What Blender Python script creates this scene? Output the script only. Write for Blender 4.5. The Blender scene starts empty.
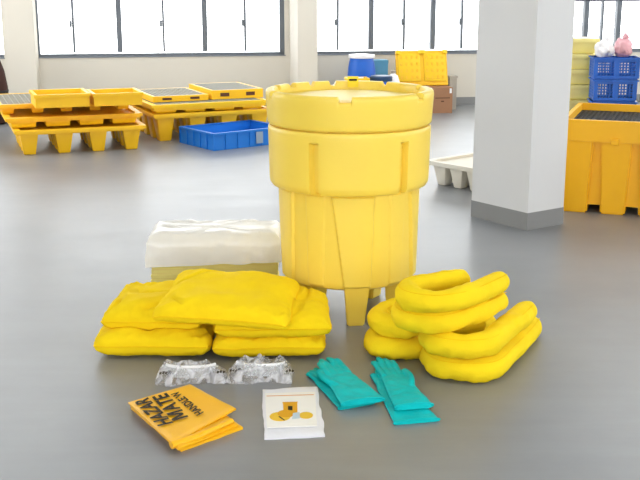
import bpy, bmesh, math, random
from mathutils import Vector, Matrix, noise
random.seed(7)
PI = math.pi
S = bpy.context.scene
C = S.collection
R = math.radians

# ------------------------------------------------------------------ camera
FPX, TH, HC = 1050.0, R(14.0), 1.63
cam = bpy.data.cameras.new('camera')
cam.sensor_width = 36.0
cam.lens = FPX / 640.0 * 36.0
cam.clip_end = 200
co = bpy.data.objects.new('camera', cam)
co.location = (0, 0, HC)
co.rotation_euler = (PI / 2 - TH, 0, 0)
C.objects.link(co)
S.camera = co

# ------------------------------------------------------------------ light
w = bpy.data.worlds.new('sky'); S.world = w; w.use_nodes = True
w.node_tree.nodes['Background'].inputs[0].default_value = (0.95, 0.98, 1.0, 1)
w.node_tree.nodes['Background'].inputs[1].default_value = 6.0
S.view_settings.view_transform = 'Standard'
S.view_settings.look = 'None'
S.view_settings.gamma = 1.0
S.view_settings.use_curve_mapping = False
S.view_settings.exposure = -0.12

def area_light(name, loc, target, sx, sy, power, col=(1, 1, 1)):
    l = bpy.data.lights.new(name, 'AREA')
    l.shape = 'RECTANGLE'; l.size = sx; l.size_y = sy; l.energy = power; l.color = col
    o = bpy.data.objects.new(name, l); C.objects.link(o)
    o.location = loc
    o.rotation_euler = (Vector(target) - Vector(loc)).to_track_quat('-Z', 'Y').to_euler()
    return o
# fill lights added before unseen windows behind the camera and far left
area_light('fill_front_windows', (-0.8, -4.2, 2.0), (0.3, 5, 0.6), 10.0, 2.0, 165, (.97, .985, 1))
area_light('fill_left_windows', (-6.95, 9.6, 1.8), (-2.0, 9.4, 0.0), 5.4, 2.1, 50, (.97, .985, 1))
# unseen ceiling fill lamps, rear rows added to brighten the far floor
FILL_LAMPS = [(x_, y_) for y_ in (3.0, 8.0, 9.0, 10.0, 11.0, 12.0) for x_ in (-3.2, 0.2, 3.6)]
for x_, y_ in FILL_LAMPS:
    area_light('ceiling_fill_light', (x_, y_, 3.40), (x_, y_ + .0001, 0), 1.2, .3, 14, (.94, .98, 1))

# ------------------------------------------------------------------ pixel -> place
def ray(px, py):
    u = (px - 320) / FPX; v = (240 - py) / FPX
    return Vector((u, math.cos(TH) + v * math.sin(TH), -math.sin(TH) + v * math.cos(TH)))
def g(px, py, z=0.0):
    d = ray(px, py); t = (z - HC) / d.z
    return Vector((d.x * t, d.y * t, z))
def at(px, py, Y):
    d = ray(px, py); t = Y / d.y
    return Vector((d.x * t, Y, HC + d.z * t))

# ------------------------------------------------------------------ materials
def srgb(r, g_, b):
    f = lambda c: (c / 255 / 12.92) if c / 255 <= .04045 else ((c / 255 + .055) / 1.055) ** 2.4
    return (f(r), f(g_), f(b), 1)
MATS = {}
def mat(name, col, rough=.5, spec=.5, var=0.0, vscale=8.0, bump=0.0, bscale=60.0, metal=0.0, alpha=1.0,
        trans=0.0, sss=0.0, sheen=0.0, stretch=None):
    m = bpy.data.materials.new(name); m.use_nodes = True
    nt = m.node_tree; b = nt.nodes['Principled BSDF']
    b.inputs['Roughness'].default_value = rough
    b.inputs['Specular IOR Level'].default_value = spec
    b.inputs['Metallic'].default_value = metal
    b.inputs['Alpha'].default_value = alpha
    b.inputs['Transmission Weight'].default_value = trans
    b.inputs['Base Color'].default_value = col
    if sheen: b.inputs['Sheen Weight'].default_value = sheen
    if sss:
        b.inputs['Subsurface Weight'].default_value = sss
        b.inputs['Subsurface Radius'].default_value = (.03, .02, .005)
        b.inputs['Subsurface Scale'].default_value = .5
    tc = nt.nodes.new('ShaderNodeTexCoord')
    vec = tc.outputs['Object']
    if stretch:
        mp = nt.nodes.new('ShaderNodeMapping'); mp.inputs['Scale'].default_value = stretch
        nt.links.new(vec, mp.inputs['Vector']); vec = mp.outputs['Vector']
    if var:
        n = nt.nodes.new('ShaderNodeTexNoise'); n.inputs['Scale'].default_value = vscale
        n.inputs['Detail'].default_value = 5
        nt.links.new(vec, n.inputs['Vector'])
        r = nt.nodes.new('ShaderNodeValToRGB')
        r.color_ramp.elements[0].position = .3; r.color_ramp.elements[1].position = .7
        r.color_ramp.elements[0].color = tuple(c * (1 - var) for c in col[:3]) + (1,)
        r.color_ramp.elements[1].color = tuple(min(1, c * (1 + var)) for c in col[:3]) + (1,)
        nt.links.new(n.outputs['Fac'], r.inputs['Fac'])
        nt.links.new(r.outputs['Color'], b.inputs['Base Color'])
    if bump:
        n2 = nt.nodes.new('ShaderNodeTexNoise'); n2.inputs['Scale'].default_value = bscale
        n2.inputs['Detail'].default_value = 4
        nt.links.new(vec, n2.inputs['Vector'])
        bp = nt.nodes.new('ShaderNodeBump'); bp.inputs['Strength'].default_value = bump
        bp.inputs['Distance'].default_value = .01
        nt.links.new(n2.outputs['Fac'], bp.inputs['Height'])
        nt.links.new(bp.outputs['Normal'], b.inputs['Normal'])
    MATS[name] = m
    return m
M_wall = mat('painted_wall', srgb(218, 212, 200), .8, .3, .02, 1.5)
M_pillar = mat('painted_pillar', srgb(218, 218, 219), .75, .3, .015, 2)
M_skirt = mat('grey_skirting_paint', srgb(138, 138, 138), .55, .4, .03, 3)
M_ceil = mat('white_ceiling', srgb(235, 235, 232), .9, .2)
M_alu = mat('grey_window_frame', srgb(104, 110, 118), .45, .5)
M_alu_l = mat('pale_window_sill', srgb(120, 126, 134), .5, .5)
M_black = mat('black_plastic', srgb(26, 26, 28), .5, .4)
M_drum = mat('yellow_drum_plastic', srgb(252, 220, 88), .38, .45, .02, 3, sss=.08)
M_pal = mat('yellow_pallet_plastic', srgb(252, 196, 26), .45, .4, .03, 4)
M_pal2 = mat('bright_yellow_plastic', srgb(252, 205, 25), .42, .4, .03, 4)
M_bin = mat('orange_yellow_plastic', srgb(248, 184, 10), .4, .45, .02, 3)
M_pill = mat('yellow_pillow_fabric', srgb(255, 216, 24), .92, .15, .04, 9, .25, 160)
M_sock = mat('yellow_sock_fabric', srgb(255, 219, 32), .9, .15, .04, 9, .25, 160)
M_seam = mat('yellow_seam_fabric', srgb(250, 206, 16), .9, .15)
M_pad = mat('pale_yellow_pads', srgb(255, 236, 150), .9, .15, .07, 4, .2, 40, stretch=(1, 1, 40))
M_blue = mat('blue_crate_plastic', srgb(30, 120, 212), .4, .4, .05, 5)
M_blue2 = mat('dark_blue_plastic', srgb(26, 98, 200), .42, .4, .04, 5)
M_teal = mat('teal_card', srgb(92, 150, 176), .7, .3)
M_navy = mat('navy_plastic', srgb(28, 60, 96), .4, .4)
M_grate = mat('grey_grate', srgb(168, 168, 160), .6, .3)
M_bgrate = mat('black_grate', srgb(34, 34, 34), .55, .4, .3, 60)
M_carton = mat('brown_cardboard', srgb(166, 122, 92), .85, .2, .05, 6)
M_tape = mat('carton_print', srgb(98, 66, 48), .7, .2)
M_paper = mat('white_paper', srgb(240, 240, 240), .7, .3)
M_grey = mat('grey_board', srgb(176, 168, 156), .8, .2, .05, 5)
M_whitep = mat('off_white_pallet', srgb(226, 220, 206), .6, .3, .04, 5)
M_glove = mat('teal_green_rubber', srgb(0, 194, 196), .6, .2, .05, 12, .15, 40)
M_glove2 = mat('teal_green_rubber_lining', srgb(0, 176, 176), .65, .2, .06, 12)
M_hbag = mat('orange_yellow_film', srgb(255, 188, 14), .38, .5, .03, 5, .1, 20)
M_ink = mat('black_ink', srgb(38, 30, 20), .6, .3)
M_yink = mat('yellow_print', srgb(240, 196, 60), .6, .3)
M_yink2 = mat('dark_yellow_print', srgb(228, 166, 30), .6, .3)
M_bink = mat('pale_blue_print', srgb(196, 214, 224), .6, .3)
M_oink = mat('orange_print', srgb(226, 150, 60), .6, .3)
M_card = mat('printed_card', srgb(246, 243, 238), .5, .4)
M_sleeve = mat('white_film_sleeve', srgb(238, 238, 244), .35, .5, .02, 8, .4, 25)
M_lens = mat('clear_goggle_lens', srgb(236, 240, 246), .12, .6, alpha=.75)
M_tub = mat('translucent_yellow_tub', srgb(255, 238, 150), .35, .5, .05, 6)
M_tub2 = mat('pale_frosted_tub', srgb(240, 228, 186), .35, .5, .05, 6)
M_pink = mat('pink_film', srgb(236, 178, 186), .4, .5, .1, 8)
M_wfilm = mat('white_film', srgb(246, 244, 246), .35, .5)
M_brown = mat('dark_brown_fabric', srgb(70, 48, 42), .85, .2, .1, 6)
M_sticker = mat('yellow_sticker', srgb(255, 226, 40), .5, .4)
M_label = mat('grey_label', srgb(150, 166, 184), .6, .3)

def film_mat(name, alpha, col=(.95, .95, .96, 1), rough=.12, bs=30, strength=.6):
    m = mat(name, col, rough, .6, 0, 8, strength, bs, alpha=alpha)
    return m
M_film = film_mat('clear_plastic_film', .38, srgb(240, 240, 246), .08, 42, 1.0)
def crumple_alpha(m, lo, hi, scale):
    nt = m.node_tree; b = nt.nodes['Principled BSDF']; tc = nt.nodes.new('ShaderNodeTexCoord')
    n = nt.nodes.new('ShaderNodeTexNoise'); n.inputs['Scale'].default_value = scale; n.inputs['Detail'].default_value = 3; n.inputs['Distortion'].default_value = 1.5
    nt.links.new(tc.outputs['Object'], n.inputs['Vector'])
    r = nt.nodes.new('ShaderNodeMapRange'); r.inputs[1].default_value = .38; r.inputs[2].default_value = .64
    r.inputs[3].default_value = lo; r.inputs[4].default_value = hi
    nt.links.new(n.outputs['Fac'], r.inputs[0]); nt.links.new(r.outputs[0], b.inputs['Alpha'])
crumple_alpha(M_film, .10, .62, 22)
M_wrap = film_mat('milky_plastic_wrap', .88, srgb(252, 250, 247), .3, 14, .5)
def glass_mat():
    m = bpy.data.materials.new('window_glass'); m.use_nodes = True
    nt = m.node_tree; nt.nodes.clear()
    o = nt.nodes.new('ShaderNodeOutputMaterial'); t = nt.nodes.new('ShaderNodeBsdfTransparent')
    gl = nt.nodes.new('ShaderNodeBsdfGlossy'); gl.inputs['Roughness'].default_value = .02
    mx = nt.nodes.new('ShaderNodeMixShader'); mx.inputs[0].default_value = .06
    nt.links.new(t.outputs[0], mx.inputs[1]); nt.links.new(gl.outputs[0], mx.inputs[2])
    nt.links.new(mx.outputs[0], o.inputs[0])
    return m
M_glass = glass_mat()
def floor_mat():
    m = bpy.data.materials.new('grey_epoxy_floor'); m.use_nodes = True
    nt = m.node_tree; b = nt.nodes['Principled BSDF']
    tc = nt.nodes.new('ShaderNodeTexCoord')
    n = nt.nodes.new('ShaderNodeTexNoise'); n.inputs['Scale'].default_value = .9; n.inputs['Detail'].default_value = 8
    n.inputs['Roughness'].default_value = .6
    nt.links.new(tc.outputs['Object'], n.inputs['Vector'])
    r = nt.nodes.new('ShaderNodeValToRGB')
    r.color_ramp.elements[0].position = .3; r.color_ramp.elements[1].position = .72
    r.color_ramp.elements[0].color = srgb(124, 126, 129); r.color_ramp.elements[1].color = srgb(140, 142, 145)
    nt.links.new(n.outputs['Fac'], r.inputs['Fac'])
    # fine worn streaks
    mp = nt.nodes.new('ShaderNodeMapping'); mp.inputs['Scale'].default_value = (.6, 5, 1); mp.inputs['Rotation'].default_value = (0, 0, .12)
    nt.links.new(tc.outputs['Object'], mp.inputs['Vector'])
    n2 = nt.nodes.new('ShaderNodeTexNoise'); n2.inputs['Scale'].default_value = 2.2; n2.inputs['Detail'].default_value = 6
    nt.links.new(mp.outputs['Vector'], n2.inputs['Vector'])
    mx = nt.nodes.new('ShaderNodeMix'); mx.data_type = 'RGBA'; mx.blend_type = 'OVERLAY'; mx.inputs[0].default_value = .18
    nt.links.new(r.outputs['Color'], mx.inputs[6]); nt.links.new(n2.outputs['Fac'], mx.inputs[7])
    nt.links.new(mx.outputs[2], b.inputs['Base Color'])
    mr = nt.nodes.new('ShaderNodeMapRange'); mr.inputs[3].default_value = .28; mr.inputs[4].default_value = .46
    nt.links.new(n2.outputs['Fac'], mr.inputs[0]); nt.links.new(mr.outputs[0], b.inputs['Roughness'])
    b.inputs['Specular IOR Level'].default_value = .9
    return m
M_floor = floor_mat()

# ------------------------------------------------------------------ helpers
def tag(o, label=None, cat=None, group=None, kind=None):
    if label: o['label'] = label
    if cat: o['category'] = cat
    if group: o['group'] = group
    if kind: o['kind'] = kind
    return o
def empty(name, loc=(0, 0, 0), rz=0):
    o = bpy.data.objects.new(name, None); o.empty_display_size = .1
    o.location = loc; o.rotation_euler = (0, 0, rz); C.objects.link(o)
    return o
def obj(name, bm, m, parent=None, smooth=None):
    bmesh.ops.recalc_face_normals(bm, faces=bm.faces)
    me = bpy.data.meshes.new(name)
    if smooth is not None:
        for f in bm.faces: f.smooth = True
        for e in bm.edges:
            if len(e.link_faces) == 2 and e.calc_face_angle(0) > R(smooth): e.smooth = False
    bm.to_mesh(me); bm.free()
    me.materials.append(m)
    o = bpy.data.objects.new(name, me); C.objects.link(o)
    if parent: o.parent = parent
    return o
def copy_tree(o, parent=None):
    c = o.copy(); C.objects.link(c)
    if parent: c.parent = parent
    for ch in [x for x in o.children]: copy_tree(ch, c)
    return c
def box(bm, x0, x1, y0, y1, z0, z1, taper=0.0, bevel=0.0):
    t = taper
    P = [(x0 + t, y0 + t, z0), (x1 - t, y0 + t, z0), (x1 - t, y1 - t, z0), (x0 + t, y1 - t, z0),
         (x0, y0, z1), (x1, y0, z1), (x1, y1, z1), (x0, y1, z1)]
    v = [bm.verts.new(p) for p in P]
    fs = [bm.faces.new([v[i] for i in f]) for f in ((3, 2, 1, 0), (4, 5, 6, 7), (0, 1, 5, 4), (1, 2, 6, 5), (2, 3, 7, 6), (3, 0, 4, 7))]
    if bevel:
        es = set(e for f in fs for e in f.edges)
        bmesh.ops.bevel(bm, geom=list(es), offset=bevel, segments=2, affect='EDGES', profile=.5)
    return v
def bx(*a, **k):
    bm = bmesh.new(); box(bm, *a, **k); return bm
def lathe(bm, prof, n=48, cx=0, cy=0, cap=True):
    rings = []
    for r, z in prof:
        rings.append([bm.verts.new((cx + r * math.cos(2 * PI * i / n), cy + r * math.sin(2 * PI * i / n), z)) for i in range(n)])
    for a, b in zip(rings, rings[1:]):
        for i in range(n):
            bm.faces.new((a[i], a[(i + 1) % n], b[(i + 1) % n], b[i]))
    if cap:
        bm.faces.new(rings[0][::-1]); bm.faces.new(rings[-1])
    return bm
def nz(p, s=1.0, o=0.0):
    return noise.noise(Vector((p[0] * s + o, p[1] * s - o, p[2] * s + 2 * o)))
def catmull(pts, n=10, closed=False):
    P = [Vector(p) for p in pts]; L = len(P); out = []
    rng = range(L if closed else L - 1)
    for i in rng:
        if closed: a, b, c, d = P[(i - 1) % L], P[i], P[(i + 1) % L], P[(i + 2) % L]
        else: a, b, c, d = P[max(i - 1, 0)], P[i], P[i + 1], P[min(i + 2, L - 1)]
        for k in range(n):
            t = k / n
            out.append(.5 * ((2 * b) + (c - a) * t + (2 * a - 5 * b + 4 * c - d) * t * t + (3 * b - a - 3 * c + d) * t ** 3))
    if not closed: out.append(P[-1])
    return out
def tube(bm, path, rad, n=10, closed=False, squash=1.0, cap=True):
    rings = []; L = len(path)
    for i, p in enumerate(path):
        if closed: t = path[(i + 1) % L] - path[(i - 1) % L]
        else: t = path[min(i + 1, L - 1)] - path[max(i - 1, 0)]
        t.normalize()
        up = Vector((0, 0, 1)) if abs(t.z) < .9 else Vector((0, 1, 0))
        sx = t.cross(up).normalized(); uy = sx.cross(t).normalized()
        r = rad(i, L) if callable(rad) else rad
        rings.append([bm.verts.new(p + sx * r * math.cos(2 * PI * k / n) + uy * r * squash * math.sin(2 * PI * k / n)) for k in range(n)])
    m = L if closed else L - 1
    for i in range(m):
        a, b = rings[i], rings[(i + 1) % L]
        for k in range(n): bm.faces.new((a[k], a[(k + 1) % n], b[(k + 1) % n], b[k]))
    if not closed and cap:
        bm.faces.new(rings[0][::-1]); bm.faces.new(rings[-1])
    return bm
def slab(c00, c10, c11, c01, z0, th, nx=24, ny=24, amp=.002, ns=9, seed=0, edge=.0):
    """closed sheet over a bilinear quad on the ground, thickness th, undulating top"""
    bm = bmesh.new(); top = {}; bot = {}
    for j in range(ny + 1):
        for i in range(nx + 1):
            u, v = i / nx, j / ny
            p = (c00 * (1 - u) + c10 * u) * (1 - v) + (c01 * (1 - u) + c11 * u) * v
            e = min(u, 1 - u, v, 1 - v)
            k = min(1, e / .04) if edge else 1
            d = noise.noise(Vector((p.x * ns + seed, p.y * ns, seed))) * amp
            q = Vector((p.x, p.y, 0))
            if e < 1e-6: q += Vector((nz(p * 14, 1, seed), nz(p * 14, 1, seed + 5), 0)) * amp
            top[i, j] = bm.verts.new((q.x, q.y, z0 + th * (.55 + .45 * k) + d))
            bot[i, j] = bm.verts.new((q.x, q.y, z0 + min(0, d) * 0))
    for j in range(ny):
        for i in range(nx):
            bm.faces.new((top[i, j], top[i + 1, j], top[i + 1, j + 1], top[i, j + 1]))
            bm.faces.new((bot[i, j], bot[i, j + 1], bot[i + 1, j + 1], bot[i + 1, j]))
    for i in range(nx):
        bm.faces.new((bot[i, 0], bot[i + 1, 0], top[i + 1, 0], top[i, 0]))
        bm.faces.new((bot[i + 1, ny], bot[i, ny], top[i, ny], top[i + 1, ny]))
    for j in range(ny):
        bm.faces.new((bot[0, j + 1], bot[0, j], top[0, j], top[0, j + 1]))
        bm.faces.new((bot[nx, j], bot[nx, j + 1], top[nx, j + 1], top[nx, j]))
    return bm
def text_mesh(name, s, m, origin, xdir, ydir, parent=None, weight=.03):
    """flat lettering: unit box of the string mapped on origin + xdir (whole length) + ydir (cap height)"""
    cu = bpy.data.curves.new(name, 'FONT'); cu.body = s; cu.size = 1; cu.offset = weight
    o = bpy.data.objects.new(name, cu); C.objects.link(o)
    bpy.context.view_layer.update()
    me = bpy.data.meshes.new_from_object(o.evaluated_get(bpy.context.evaluated_depsgraph_get()))
    bpy.data.objects.remove(o)
    xs = [v.co.x for v in me.vertices]; ys = [v.co.y for v in me.vertices]
    x0, x1, y0, y1 = min(xs), max(xs), min(ys), max(ys)
    for v in me.vertices:
        v.co = origin + xdir * ((v.co.x - x0) / (x1 - x0)) + ydir * ((v.co.y - y0) / (y1 - y0))
    me.name = name; me.materials.clear(); me.materials.append(m)
    o = bpy.data.objects.new(name, me); C.objects.link(o)
    if parent: o.parent = parent
    return o
def extr(pts, z0, z1):
    bm = bmesh.new()
    a = [bm.verts.new((p[0], p[1], z0)) for p in pts]; b = [bm.verts.new((p[0], p[1], z1)) for p in pts]
    n = len(pts)
    bm.faces.new(a[::-1]); bm.faces.new(b)
    for i in range(n): bm.faces.new((a[i], a[(i + 1) % n], b[(i + 1) % n], b[i]))
    return bm

# ================================================================== SETTING
CEIL = 3.5
floor = obj('floor', bx(-9, 9, -5, 17, -.1, 0), M_floor); tag(floor, kind='structure')
ceil = obj('ceiling', bx(-9, 9, -5, 17, CEIL, CEIL + .1), M_ceil); tag(ceil, kind='structure')

WY = 13.70; WS = .1473; WA = math.atan(WS)              # back wall: y = WY + WS x
WD = Vector((math.cos(WA), math.sin(WA), 0)); WN = Vector((math.sin(WA), -math.cos(WA), 0))
def whit(px, py, off=0.0):
    """pixel on the back wall plane -> (distance along wall, height); off = distance in front of the wall"""
    d = ray(px, py); o = Vector((0, WY, HC)) + WN * off
    t = (o.y - WS * o.x) / (d.y - WS * d.x) if True else 0
    p = d * t
    return (Vector((p.x, p.y, 0)) - Vector((0, WY, 0))).dot(WD), HC + p.z
def sx(px, py=54, off=0.0): return whit(px, py, off)[0]
SILL, HEAD = .67, 2.75
wall_frame = lambda name: empty(name, (0, WY, 0), WA)
# local frame of the wall: x along the wall, -y into the room
s_w0 = (sx(-120), sx(4)); s_w1 = (sx(35.5), sx(285)); s_w2 = (sx(316), sx(548)); s_w3 = (sx(566), sx(720))
bm = bmesh.new()
box(bm, -9.2, 9.2, 0, .24, 0, SILL)
box(bm, -9.2, 9.2, 0, .24, HEAD, CEIL)
edges_s = [-9.2, s_w0[0], s_w0[1], s_w1[0], s_w1[1], s_w2[0], s_w2[1], s_w3[0], s_w3[1], 9.2]
for a, b in zip(edges_s[0::2], edges_s[1::2]): box(bm, a, b, 0, .24, SILL, HEAD)
wb = obj('wall_back', bm, M_wall); wb.location = (0, WY, 0); wb.rotation_euler = (0, 0, WA); tag(wb, kind='structure')
bb = obj('baseboard_back', bx(-9.1, 9.1, -.012, 0, 0, .1), M_skirt); bb.location = (0, WY, 0); bb.rotation_euler = (0, 0, WA); tag(bb, kind='structure')
# piers standing out of the back wall
def pier(name, pxl, pxr, depth):
    a, b = sx(pxl, 70, depth), sx(pxr, 70, depth)
    o = obj(name, bx(a, b, -depth, 0, 0, CEIL), M_wall); o.location = (0, WY, 0); o.rotation_euler = (0, 0, WA)
    tag(o, kind='structure'); return o
pier('trim_1', 7.5, 36.5, .3)
pier('trim_2', 298, 317.5, .85)
# side walls and wall behind the camera: long window bands over a sill
def band_wall(name, x0, x1, y0, y1, z0=SILL, z1=3.1):
    bm = bmesh.new(); box(bm, x0, x1, y0, y1, 0, z0); box(bm, x0, x1, y0, y1, z1, CEIL)
    lx, ly = x1 - x0, y1 - y0; n = 5
    for k in range(n + 1):
        if ly > lx:
            c = y0 + .2 + (ly - .4) * k / n; box(bm, x0, x1, c - .2, c + .2, z0, z1)
        else:
            c = x0 + .2 + (lx - .4) * k / n; box(bm, c - .2, c + .2, y0, y1, z0, z1)
    tag(obj(name, bm, M_wall), kind='structure')
bm = bmesh.new(); box(bm, -7.3, -7.1, -5, 6.6, 0, CEIL); box(bm, -7.3, -7.1, 6.6, 12.6, 0, SILL); box(bm, -7.3, -7.1, 6.6, 12.6, 2.9, CEIL)  # unseen rear openings added to let more light onto the far left floor
for c_ in (6.7, 9.5, 12.4): box(bm, -7.3, -7.1, c_ - .1, c_ + .1, SILL, 2.9)
tag(obj('wall_left', bm, M_wall), kind='structure')
band_wall('wall_right', 7.1, 7.3, -5, 14.6, 1.2, 2.6)
band_wall('wall_front', -7.1, 7.1, -5, -4.8, 1.2, 2.8)
# unseen housings that give the added fill lamps a source under the ceiling
for x_, y_ in FILL_LAMPS:
    o = obj('fill_lamp_housing', bx(x_ - .62, x_ + .62, y_ - .17, y_ + .17, 3.42, CEIL, bevel=.008), M_ceil, ceil)

# windows in the back wall: sliding sashes in grey frames
def window(name, s0, s1, thick, thin, latch, transom=None, right_bar=True, left_bar=True):
    r = wall_frame(name); tag(r, kind='structure')
    fy0, fy1 = .06, .12
    bm = bmesh.new()
    box(bm, s0, s1, fy0, fy1, SILL, SILL + .04); box(bm, s0, s1, fy0, fy1, HEAD - .06, HEAD)
    if left_bar: box(bm, s0, s0 + .05, fy0, fy1, SILL, HEAD)
    if right_bar: box(bm, s1 - .06, s1, fy0, fy1, SILL, HEAD)
    obj('window_frame', bm, M_alu, r)
    obj('window_sill', bx(s0 - .01, s1 + .01, -.01, .06, SILL - .004, SILL + .006), M_alu_l, r)
    cuts = [s0]
    for s in thick:
        obj('mullion', bx(s - .032, s + .032, fy0 - .01, fy1 + .01, SILL + .055, HEAD - .06), M_alu, r)
    for s in thin:
        st = obj('sash_stile', bx(s - .014, s + .014, fy0 - .012, fy1 - .01, SILL + .055, HEAD - .06), M_alu, r)
        if latch: obj('latch', bx(s - .045, s - .015, fy0 - .03, fy0 - .012, SILL + .37, SILL + .45, bevel=.006), M_alu, st)
    if transom:
        obj('transom', bx(s0, s1, fy0 - .01, fy1, transom - .018, transom + .018), M_alu, r)
    cuts = sorted([s0] + thick + thin + [s1])
    for a, b in zip(cuts, cuts[1:]):
        obj('pane', bx(a + .03, b - .03, .086, .092, SILL + .05, HEAD - .05), M_glass, r)
X = lambda px: sx(px, 30)
window('window_1', s_w1[0], s_w1[1] , [X(119), X(205), X(283)], [X(73), X(163.5), X(245.5)], True)
window('window_2', s_w2[0], s_w2[1], [X(372), X(434)], [X(338.5), X(405), X(463), X(508)], True, left_bar=False)
window('window_3', s_w3[0], s_w3[1], [X(587.5), X(620)], [X(603.5)], False, transom=whit(600, 0)[1])
window('window_4', s_w0[0], s_w0[1], [X(-60)], [X(-20)], False, right_bar=False)

# square concrete pillar in the hall
pL, pM, pR = g(471, 216.5), g(526.8, 230.5), g(562.5, 224)
pB = pL + pR - pM
pil = empty('pillar', (pM + pB) / 2); tag(pil, 'square white painted concrete pillar with grey painted base', 'pillar', kind='structure')
cen = (pM + pB) / 2
ring = [p - cen for p in (pL, pM, pR, pB)]
obj('shaft', extr([p for p in ring], .118, CEIL), M_pillar, pil)
obj('skirting', extr([p * 1.006 for p in ring], 0, .118), M_skirt, pil)

# ================================================================== OVERPACK DRUM
DX, DY = .143, 5.10
drum = empty('overpack_drum', (DX, DY, 0))
tag(drum, 'tall bright yellow plastic overpack drum on short feet with a wide stepped lid', 'drum')
FEET = [6 + 72 * k for k in range(5)]
SLOTS = [-26, 39, 105, 178, 252]
def angdiff(a, b): return abs((a - b + 180) % 360 - 180)
def polar_mesh(prof_fn, n, m, cap0=True, cap1=True):
    bm = bmesh.new(); rows = []
    for j in range(m):
        row = []
        for i in range(n):
            a = 360.0 * i / n
            r, z = prof_fn(a, j)
            t = R(a - 90)
            row.append(bm.verts.new((r * math.cos(t), r * math.sin(t), z)))
        rows.append(row)
    for a, b in zip(rows, rows[1:]):
        for i in range(n): bm.faces.new((a[i], a[(i + 1) % n], b[(i + 1) % n], b[i]))
    if cap0: bm.faces.new(rows[0][::-1])
    if cap1: bm.faces.new(rows[-1])
    return bm
# body: profile from the underside up; angle 0 faces the camera, positive to its right
bz = [(.0, .185), (.24, .182), (.30, .186), (.318, .196), (.325, .212)]
lower = [(.325 + (.334 - .325) * t, .212 + (.640 - .212) * t) for t in [k / 24 for k in range(1, 25)]]
upper = [(.334, .652), (.362, .652), (.380, .658), (.3885, .672), (.3905, .69)] + \
        [(.3905 + .005 * t, .69 + (.915 - .69) * t) for t in [k / 16 for k in range(1, 17)]] + \
        [(.3955, .925), (.395, .938), (.391, .946), (.372, .950), (.372, .97)]
PROF = bz + lower + upper
def step(d, w_, s=1.2): return max(0.0, min(1.0, (w_ - d) / s + .5))
def body_fn(a, j):
    r, z = PROF[j]
    if .21 <= z <= .645 and r < .34:                 # tapered leg panels and flat pilaster strips
        t = (z - .2) / .44
        for f in FEET:
            d = angdiff(a, f - 4 * t)
            r += .014 * step(d, 11 + 6 * t)
            d2 = angdiff(a, f + 36)
            r += .007 * step(d2, 7 + 1.5 * t)
    if z > .655 and r > .37 and z < .90:             # vertical hand grooves in the skirt
        for s in SLOTS:
            r -= .034 * step(angdiff(a, s), 3.0, .8)
    return r, z
# sharp top end of the grooves needs a doubled profile row
PROF2 = []
for k, p in enumerate(PROF):
    PROF2.append(p)
PROF = PROF2
obj('body', polar_mesh(body_fn, 450, len(PROF)), M_drum, drum, 28)
# lid: stepped cap with a notched rim and a recessed top
LP = [(.371, .955), (.390, .955), (.3955, .958), (.3985, .965)] + [(.3985 + .001 * k, .965 + .125 * k / 8) for k in range(1, 9)] + \
     [(.406, 1.098), (.4045, 1.106), (.399, 1.112), (.392, 1.115), (.372, 1.115), (.366, 1.112), (.363, 1.105), (.361, 1.075), (.352, 1.069), (.30, 1.070),
      (.26, 1.071), (.25, 1.082), (.12, 1.083), (.05, 1.083)]
NOTCH = [(-4.5, 4.2), (53, 3.2), (-67, 2.6), (110, 3.0), (-130, 3.4), (-150, 2.2), (-168, 2.4), (150, 2.0), (-109, 2.4)]
def lid_fn(a, j):
    r, z = LP[j]
    for c, h in NOTCH:
        k = step(angdiff(a, c), h, .8)
        if z > 1.092 and r > .36: z -= k * (z - 1.092) * (1 if r < .41 else 0)
        if 4 <= j <= 11 and r > .396 and z > 1.08: r -= .010 * k
    return r, z
lid = obj('lid', polar_mesh(lid_fn, 450, len(LP)), M_drum, drum, 28)
# five short wedge feet
for f in FEET:
    bm = bmesh.new(); t = R(f - 90)
    ca, sa = math.cos(t), math.sin(t)
    def P(r, w_, z): return bm.verts.new((r * ca - w_ * sa, r * sa + w_ * ca, z))
    top = [P(.325, -.062, .215), P(.325, .062, .215), P(.19, .05, .215), P(.19, -.05, .215)]
    bot = [P(.285, -.042, 0), P(.285, .042, 0), P(.20, .036, 0), P(.20, -.036, 0)]
    bm.faces.new(top); bm.faces.new(bot[::-1])
    for k in range(4): bm.faces.new((bot[k], bot[(k + 1) % 4], top[(k + 1) % 4], top[k]))
    bmesh.ops.bevel(bm, geom=list(bm.edges), offset=.006, segments=2, affect='EDGES')
    obj('foot', bm, M_drum, drum, 40)
# warning sticker standing on the inner side of the far rim
lc = Vector((.027, .352, 1.09))
st = obj('warning_sticker', bx(lc.x - .028, lc.x + .028, lc.y - .004, lc.y, lc.z - .006, lc.z + .05), M_sticker, lid)
obj('printed_line', bx(lc.x - .02, lc.x + .02, lc.y - .006, lc.y - .004, lc.z + .027, lc.z + .037), M_ink, st)

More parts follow.
